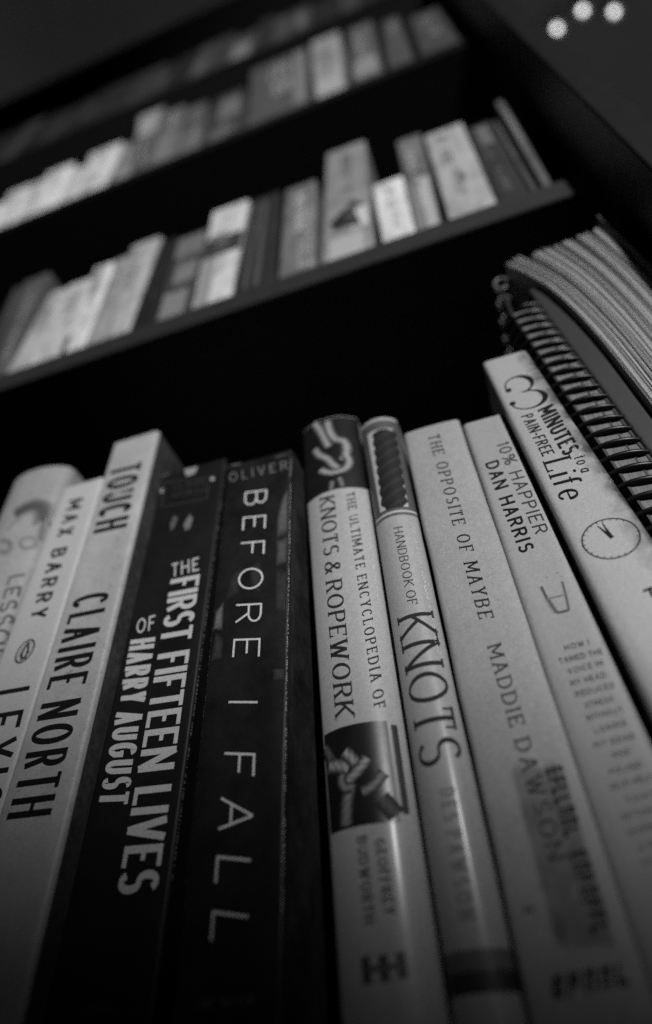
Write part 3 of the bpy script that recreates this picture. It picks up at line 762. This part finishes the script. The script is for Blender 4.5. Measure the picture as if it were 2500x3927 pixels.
# ================================================================== SPIRAL BOOK, NOTEBOOK, OPEN PAGES
def lerp(a, b, u): return a + (b - a) * u
def ax(z):      # X of the coil axis at height z above the shelf
    return .0630 - .108 * z
t = thing('spiral_bound_book', 'book bound by a black plastic coil, beside fanned pages', 'spiral book', (ax(0), .166, CZ))
pts = []; pitch = .0061; R_ = .0095; tz = .252; n = 22
tot = int(tz / pitch * n)
for i in range(tot + 1):
    z = .004 + i / n * pitch; a = 2 * math.pi * i / n
    pts.append((ax(z) + R_ * math.cos(a), .1665 - R_ * .55 * math.sin(a), CZ + z))
V, F = tube_data(pts, .00098, 8)
link('coil', mesh('coil', V, F), mat('black plastic', .006, rough=.36, spec=.35, noise=0, bump=0), t, True)
def slab(name, xa, xb, y0, y1, z0, z1_, mt, par):
    V = []
    for z in (z0, z1_):
        V += [(ax(z) + xa, y0, CZ + z), (ax(z) + xb, y0, CZ + z), (ax(z) + xb, y1, CZ + z), (ax(z) + xa, y1, CZ + z)]
    return link(name, mesh(name, V, [(3, 2, 1, 0), (4, 5, 6, 7), (0, 1, 5, 4), (1, 2, 6, 5), (2, 3, 7, 6), (3, 0, 4, 7)]), mt, par)
M_edge = mat('paper edge lines', .15, rough=.7, noise=.35, scale=1800, stretch=(1, .2, .06), bump=.15)
slab('page_block', -.0048, .0012, .1625, .29, .001, .254, M_edge, t)
slab('page_block', .0017, .0046, .1627, .29, .001, .254, M_edge, t)
slab('cover', .0012, .0017, .1623, .291, .0005, .255, mat('black card', .02, rough=.5), t)
slab('cover', -.0056, -.0048, .1623, .291, .0005, .255, MATS['black card'], t)
slab('cover', .0046, .0054, .1623, .291, .0005, .255, MATS['black card'], t)

t = thing('wire_bound_notebook', 'thin black notebook with wire loops along its top, behind the clock book', 'notebook', (.0312, .23, CZ))
link('cover', box_mesh('cover', .0305, .0318, .167, .29, CZ + .0003, CZ + .284, .0004), MATS['black card'], t)
V = []; F = []
for k in range(11):
    y = .166 + k * .0098
    for d in (0, .0022):
        a_, f_ = tube_data([(.0318 + .0031 * math.cos(q * math.pi / 9), y + d, CZ + .2865 + .0045 * math.sin(q * math.pi / 9)) for q in range(18)], .0007, 6, True)
        F += [tuple(i + len(V) for i in f) for f in f_]; V += a_
link('wire_loops', mesh('wire_loops', V, F), mat('grey wire', .14, rough=.35, spec=.7, noise=0, bump=0), t, True)

t = thing('open_book', 'thick soft book turned fore edge out with its pages fanned to the left', 'book', (.078, .16, CZ))
left = [(.0, .0775), (.10, .0655), (.172, .0585), (.217, .0547), (.250, .0490), (.271, .0440), (.289, .0335), (.30, .026)]
def lx(z):
    for (za_, xa_), (zb2, xb_) in zip(left, left[1:]):
        if z <= zb2: return lerp(xa_, xb_, (z - za_) / (zb2 - za_))
    return left[-1][1]
def lxs(z): return sum(lx(min(.299, max(0, z + d))) for d in (-.016, -.008, 0, .008, .016)) / 5
def rx(z): return .0888 - .024 * z - .25 * max(0, z - .22) ** 1.6
V = []; F = []; TN = []; rr = random.Random(21)
NP = 96; clump = 0; off = 0; cc = 0
for i in range(NP):
    if clump <= 0: clump = rr.randint(6, 17); cc = (i + clump / 2) / (NP - 1); base = rr.uniform(-.0035, .0030); bend = rr.uniform(-.0022, .0022)
    clump -= 1
    a = i / (NP - 1); ac = a + .34 * (cc - a)
    h = .2885 + .004 * a + base + rr.uniform(-.0006, .0006); dy = rr.uniform(-.0006, .0006) + base * .25
    th = .00008 + .00004 * rr.random(); wv = rr.uniform(-.0003, .0003); tn = (.40 + rr.uniform(-.05, .05)) * (.45 if clump == 0 else 1)
    nz = 22; b0 = len(V)
    for k in range(nz + 1):
        z = .001 + (h - .001) * k / nz
        s_ = max(0, z - .2) / .09
        x = lerp(lxs(z), rx(z), lerp(a, ac, min(1, s_ * .9 + .12))) + wv * s_
        for xx, yy in ((x - th, .158 + dy), (x + th, .158 + dy), (x + th, .282), (x - th, .282)): V.append((xx, yy, CZ + z)); TN.append(tn)
    for k in range(nz):
        for j in range(4):
            j2 = (j + 1) % 4; q = b0 + k * 4; F.append((q + j, q + j2, q + 4 + j2, q + 4 + j))
    F.append((b0 + 3, b0 + 2, b0 + 1, b0)); q = b0 + nz * 4; F.append((q, q + 1, q + 2, q + 3))
pm = mesh('page_block', V, F); pa = pm.attributes.new('tone', 'FLOAT', 'POINT')
for i_, c_ in enumerate(TN): pa.data[i_].value = c_
link('page_block', pm, mat('fanned pages', .40, attr='tone', rough=.8, spec=.1, noise=.12, scale=900, bump=.05), t)
def sheet(xf, z0, z1_, y0, y1, th, nz=24):
    V = []; F = []
    for k in range(nz + 1):
        z = z0 + (z1_ - z0) * k / nz; x = xf(z)
        for xx, yy in ((x - th, y0), (x + th, y0), (x + th, y1), (x - th, y1)): V.append((xx, yy, CZ + z))
    for k in range(nz):
        for j in range(4): j2 = (j + 1) % 4; q = k * 4; F.append((q + j, q + j2, q + 4 + j2, q + 4 + j))
    F.append((3, 2, 1, 0)); q = nz * 4; F.append((q, q + 1, q + 2, q + 3)); return V, F
mat('grey card cover', .16, rough=.6, noise=.15, bump=.1)
V, F = sheet(lambda z: rx(z) + .0011, .0005, .300, .156, .284, .0003)
o = link('cover', mesh('cover', V, F), MATS['grey card cover'], t)

class PressedSpine(Spine):
    def xr(s, z): return lxs(min(z - CZ, .262)) - .0007 if z - CZ < .262 else lxs(.262) - .0007
sp = PressedSpine(((.0682, CZ), (.0398, CZ + .267)), ((.0762, CZ), (.0468, CZ + .267)), .1617, r=.001, raw=True)  # added spine: its grey stands in for the pages' lit left face
book('book', 'slim grey book added for the lit left face of the fanned pages', sp, CZ, CZ + .267, mat('plain grey cover', .018, rough=.55, noise=.15, patch=.15), group=GRP, nz=30)

# ================================================================== OUT OF FOCUS ROWS
YB = .1625
TONES = {}
def plain(g, kind='satin'):
    return mat('cover tone %.3f' % g, g, rough=.5, spec=.35, noise=.2, scale=500, patch=.30, pscale=110, stretch=(1, 1, .30), bump=.05)
def shelfbook(label, bl, br, tl, tr, g, zb, group, r=.0015, patches=(), strip_=(), depth=.12, ys=YB, sides=None):
    zb = zb + .0002
    a, b, c, d = (at(*p, ys) for p in (bl, br, tl, tr))
    zt = (c[1] + d[1]) / 2
    # snap the bottom onto the shelf
    def snap(lo, hi): return (lo[0], zb), (hi[0], zt)
    sp = Spine(snap(a, c), snap(b, d), ys, r=r, raw=True)
    t = book('book', label, sp, zb, zt, plain(g), group=group, nz=4, n=4, depth=depth, sides=sides)
    if patches:
        for (s0, s1, f0, f1, pg) in patches:
            I = Ink(sp); I.panel(s0, s1, zb + (zt - zb) * f0, zb + (zt - zb) * f1, 6, 4, pg)
            I.k = 0; I.done('printed_panel', mat('printed tone', .2, attr='tone', rough=.5, noise=.2, scale=400, bump=.03), t)
    sd = int(abs(a[0]) * 1e6) % 9973; q = random.Random(sd)
    H_b = zt - zb; wd = sp.xr(zb) - sp.xl(zb)
    def P(u, v): z = zb + H_b * v; return sp.xl(z) + (sp.xr(z) - sp.xl(z)) * u, z
    tone = g * .35 if g > .2 else min(.5, g * 3.2)
    v0 = q.uniform(.86, .94); v1 = v0 - q.uniform(.28, .5); u0 = q.uniform(.25, .4); u1 = u0 + q.uniform(.22, .36)
    marks(t, sp, P(u0, v0), P(u0, v1), P(u1, v0), tone, max(4, int((v0 - v1) * H_b / (wd * .3))), sd, px=False, off=.00013)
    if q.random() < .7:
        v2 = v1 - .06; v3 = max(.1, v2 - q.uniform(.12, .3))
        marks(t, sp, P(u0 + .1, v2), P(u0 + .1, v3), P(u1 + .05, v2), tone * 1.3, max(3, int((v2 - v3) * H_b / (wd * .3))), sd + 1, px=False, off=.00013)
    return t, sp, zt
GA = 'blurred books on the shelf above the front row'
G_ = [
 ('dark grey book leaning at the far left of the middle row', z3(-150, 960), z3(-40, 930), z3(60, 500), z3(105, 480), .05, ()),
 ('grey book leaning between the dark end book and the white group', z3(-38, 920), z3(20, 885), z3(125, 450), z3(225, 440), .10, ()),
 ('white mottled book, first of the pale leaning group in the middle row', z3(28, 885), z3(165, 845), z3(222, 545), z3(320, 475), .46, ((.15, .8, .5, .75, .32), (.3, .9, .2, .4, .52))),
 ('white book with a small dark mark at its foot', z3(168, 845), z3(330, 792), z3(325, 475), z3(440, 452), .56, ((.70, .88, .04, .24, .10), (.2, .6, .55, .8, .42))),
 ('slim bright white book beside the one with a dark mark', z3(332, 792), z3(392, 770), z3(445, 400), z3(535, 375), .72, ((.0, .6, .62, .98, .35),)),
 ('slim mid grey book right of the bright white slim one', z3(394, 768), z3(482, 738), z3(540, 370), z3(618, 335), .34, ()),
 ('pale grey book closing the leaning pale group', z3(484, 736), z3(602, 695), z3(622, 290), z3(752, 262), .44, ((.0, .22, .0, 1, .28),)),
 ('black book standing right of the leaning pale group', z3(606, 692), z3(725, 645), z3(756, 275), z3(835, 262), .015, ()),
 ('dark book with mottled grey print in the middle row', z3(728, 645), z3(890, 595), z3(838, 248), z3(990, 232), .05, ((.1, .9, .72, .98, .17), (.25, .85, .4, .62, .2), (.1, .8, .03, .3, .22))),
 ('white book with a broad dark band across its spine', z3(900, 590), z3(1082, 530), z3(1002, 128), z3(1165, 92), .62, ((0, 1, .46, .655, .045), (.0, .42, .0, .46, .30), (.0, .5, .66, .7, .2))),
 ('black book with faint grey stripes down its spine', z3(1090, 525), z3(1290, 455), z3(1180, 78), z3(1315, 50), .025, ((.25, .33, .05, .95, .10), (.5, .62, .05, .95, .09))),
 ('grey book with light capitals stacked along its right side', z3(1305, 450), z3(1485, 395), z3(1345, 20), z3(1485, 5), .16, ()),
 ('tall pale book with a black bird shape low on its spine', z2(-28, 1235), z2(220, 1155), z2(0, 700), z2(186, 684), .24, ((0.02, .98, .0, .17, .42), (.62, .95, .2, .36, .55))),
 ('short bright white book right of the bird book', z2(264, 1135), z2(418, 1082), z2(214, 865), z2(362, 838), .66, ((.15, .85, .3, .6, .66),)),
 ('grey book with one pale stripe in its lower half', z2(420, 1080), z2(540, 1040), z2(325, 655), z2(448, 638), .13, ((.5, .95, .02, .50, .40), (.0, .5, .02, .45, .20), (.1, .9, .5, .56, .08), (.1, .9, .75, .95, .17))),
 ('wide pale grey book with a small dark mark mid spine', z2(575, 1028), z2(800, 945), z2(455, 625), z2(648, 590), .36, ((.45, .62, .36, .42, .10),)),
 ('dark grey book with a lighter patch near its top', z2(806, 940), z2(950, 890), z2(655, 600), z2(780, 572), .03, ((.3, .75, .70, .96, .13),)),
 ('slim grey pamphlet standing right of the dark grey book', z2(956, 888), z2(990, 876), z2(782, 570), z2(806, 565), .07, ()),
 ('taller slim grey pamphlet, last at the right end of the middle row', z2(1010, 868), z2(1056, 850), z2(795, 480), z2(835, 465), .10, ()),
]
store = {}
for lab, bl, br, tl, tr, g, pt_ in G_:
    store[lab] = shelfbook(lab, bl, br, tl, tr, g, Z1T, GA, patches=pt_, sides=('r', MATS['black card']) if 'pamphlet' in lab else None)  # pamphlet right sides painted black in place of shade
t, sp, zt = store['grey book with light capitals stacked along its right side']
for k, y in enumerate((135, 175, 215, 250, 285, 320, 355, 388)):
    marks(t, sp, z3(1400, y + 10), z3(1476, y), z3(1398, y - 10), .42, 3, 40 + k)
t, sp, zt = store['tall pale book with a black bird shape low on its spine']
I = Ink(sp, .0001); I.poly([sp.px(*z2(*p)) for p in ((-20, 1090), (20, 1050), (70, 1000), (130, 945), (185, 955), (130, 975), (150, 1020), (165, 1055), (100, 1062), (40, 1085))], .02)
I.done('bird_picture', MATS['emblem ink'], t)

GB = 'blurred books on the second shelf up'
H_ = [
 ('bright white book at the left end of the upper row', z1(-120, 1120), z1(-20, 1082), z1(-60, 1000), z1(40, 925), .86, ()),
 ('bright white book, second from the left in the upper row', z1(-18, 1080), z1(70, 1045), z1(45, 905), z1(140, 872), .82, ()),
 ('off-white book between brighter ones in the upper row', z1(72, 1045), z1(180, 1000), z1(142, 870), z1(228, 838), .74, ()),
 ('tall bright white book standing above its neighbours in the upper row', z1(182, 1000), z1(260, 965), z1(235, 800), z1(335, 782), .90, ()),
 ('off-white book right of the tall bright one', z1(262, 965), z1(370, 915), z1(340, 815), z1(415, 765), .72, ((.1, .7, .2, .6, .62),)),
 ('white book at the right end of the bright group in the upper row', z1(372, 915), z1(490, 868), z1(425, 725), z1(572, 672), .80, ((.0, .4, .0, .5, .5),)),
 ('narrow grey book right of the bright group', z1(495, 866), z1(615, 815), z1(585, 690), z1(655, 645), .20, ((.3, .9, .05, .4, .30),)),
 ('grey book with a pale cap at its top', z1(625, 812), z1(690, 785), z1(655, 545), z1(775, 498), .12, ((.05, .9, .58, .97, .42), (.1, .8, .1, .4, .08))),
 ('mottled grey book right of the pale capped one', z1(694, 784), z1(830, 730), z1(790, 525), z1(870, 495), .16, ((.1, .7, .1, .5, .22), (.3, .9, .55, .9, .13))),
 ('dark mottled book with a paler foot in the upper row', z1(834, 730), z1(950, 682), z1(885, 500), z1(972, 482), .09, ((.1, .9, .02, .4, .16),)),
 ('dark grey book with a grey oval on its spine', z1(955, 682), z1(1155, 605), z1(1015, 465), z1(1150, 410), .05, ((.25, .85, .45, .85, .17), (.1, .5, .05, .25, .12))),
 ('very wide grey book with a lighter strip on its right', z1(1162, 600), z1(1448, 490), z1(1185, 315), z1(1440, 240), .09, ((.78, .97, .1, .98, .20),)),
 ('pale speckled book right of the very wide grey one', z1(1482, 478), z2(92, 408), z1(1460, 185), z2(62, 162), .30, ((.1, .9, .0, .3, .38), (.2, .8, .5, .7, .22))),
 ('grey book standing alone after the pale speckled one', z2(122, 385), z2(265, 330), z2(100, 130), z2(218, 108), .10, ((.1, .9, .1, .35, .24),)),
 ('dim grey book, second from the right in the upper row', z2(288, 320), z2(410, 262), z2(258, 98), z2(342, 80), .07, ()),
 ('wide dim grey book at the right end of the upper row', z2(440, 250), z2(665, 178), z2(385, 75), z2(580, 20), .055, ()),
]
for lab, bl, br, tl, tr, g, pt_ in H_: shelfbook(lab, bl, br, tl, tr, g, Z2T, GB, patches=pt_)
# third row up: only dim glimpses
x = -.62; k = 0
GCn = ['plain dark book', 'dark book with a pale foot', 'dark book with a grey panel', 'black book']
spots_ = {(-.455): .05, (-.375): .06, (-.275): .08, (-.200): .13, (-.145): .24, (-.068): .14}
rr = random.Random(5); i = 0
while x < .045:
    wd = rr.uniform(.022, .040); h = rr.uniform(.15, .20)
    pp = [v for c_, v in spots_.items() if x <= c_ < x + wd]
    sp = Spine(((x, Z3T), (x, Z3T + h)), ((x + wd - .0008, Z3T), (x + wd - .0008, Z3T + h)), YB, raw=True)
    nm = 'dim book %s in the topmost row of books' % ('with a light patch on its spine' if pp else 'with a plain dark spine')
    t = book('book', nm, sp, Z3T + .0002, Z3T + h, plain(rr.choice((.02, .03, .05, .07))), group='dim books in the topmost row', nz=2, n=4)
    if pp:
        I = Ink(sp); I.panel(rr.uniform(.1, .3), rr.uniform(.7, .95), Z3T + rr.uniform(.02, .05), Z3T + rr.uniform(.09, .14), 4, 3, pp[0]); I.done('printed_panel', MATS['printed tone'], t)
    x += wd; i += 1

# ================================================================== ON TOP AND OVERHEAD
bx0, bz = -.95, ZTOP + .0225
t = thing('storage_box', 'dark lidded box on top of the bookcase at the far left', 'box', (-.80, .28, bz))
link('body', box_mesh('body', -.855, -.635, .19, .38, bz, bz + .22, .003), M_dark, t)
link('lid', box_mesh('lid', -.86, -.63, .185, .385, bz + .2202, bz + .25, .004), M_dark, t)

def direction(x, y, z):
    c = Vector((x - CX, CY - y, FOC)); r = Vector((AX.dot(c), AY.dot(c), AZ.dot(c))); k = (z - CZ) / r[2]
    return r[0] * k, r[1] * k
for px_, py_, lab in ((2239, 42, 'small lit ceiling spotlight between the other two'), (2360, 47, 'small lit ceiling spotlight farthest from the bookcase'), (2140, 112, 'small lit ceiling spotlight half hidden by the bookcase side')):
    X, Y = direction(px_, py_, 2.53)
    t = thing('ceiling_spotlight', lab, 'ceiling light', (X, Y, 2.56), 'small ceiling spotlights')
    V = []; F = []
    for r_, z in ((.016, 2.5598), (.016, 2.534), (.0145, 2.534), (.0145, 2.556)):
        for k in range(20): q = k * math.pi / 10; V.append((X + r_ * math.cos(q), Y + r_ * math.sin(q), z))
    for a_ in range(3):
        for k in range(20): k2 = (k + 1) % 20; F.append((a_ * 20 + k, a_ * 20 + k2, a_ * 20 + 20 + k2, a_ * 20 + 20 + k))
    link('housing', mesh('housing', V, F), mat('grey housing', .2, rough=.4), t, True)
    bm = bmesh.new(); bmesh.ops.create_uvsphere(bm, u_segments=16, v_segments=10, radius=.0065)
    bmesh.ops.translate(bm, verts=bm.verts, vec=(X, Y, 2.539)); me = bpy.data.meshes.new('bulb'); bm.to_mesh(me); bm.free()
    link('bulb', me, bpy.data.materials.get('lit bulb') or emit('lit bulb', 4.2), t, True)
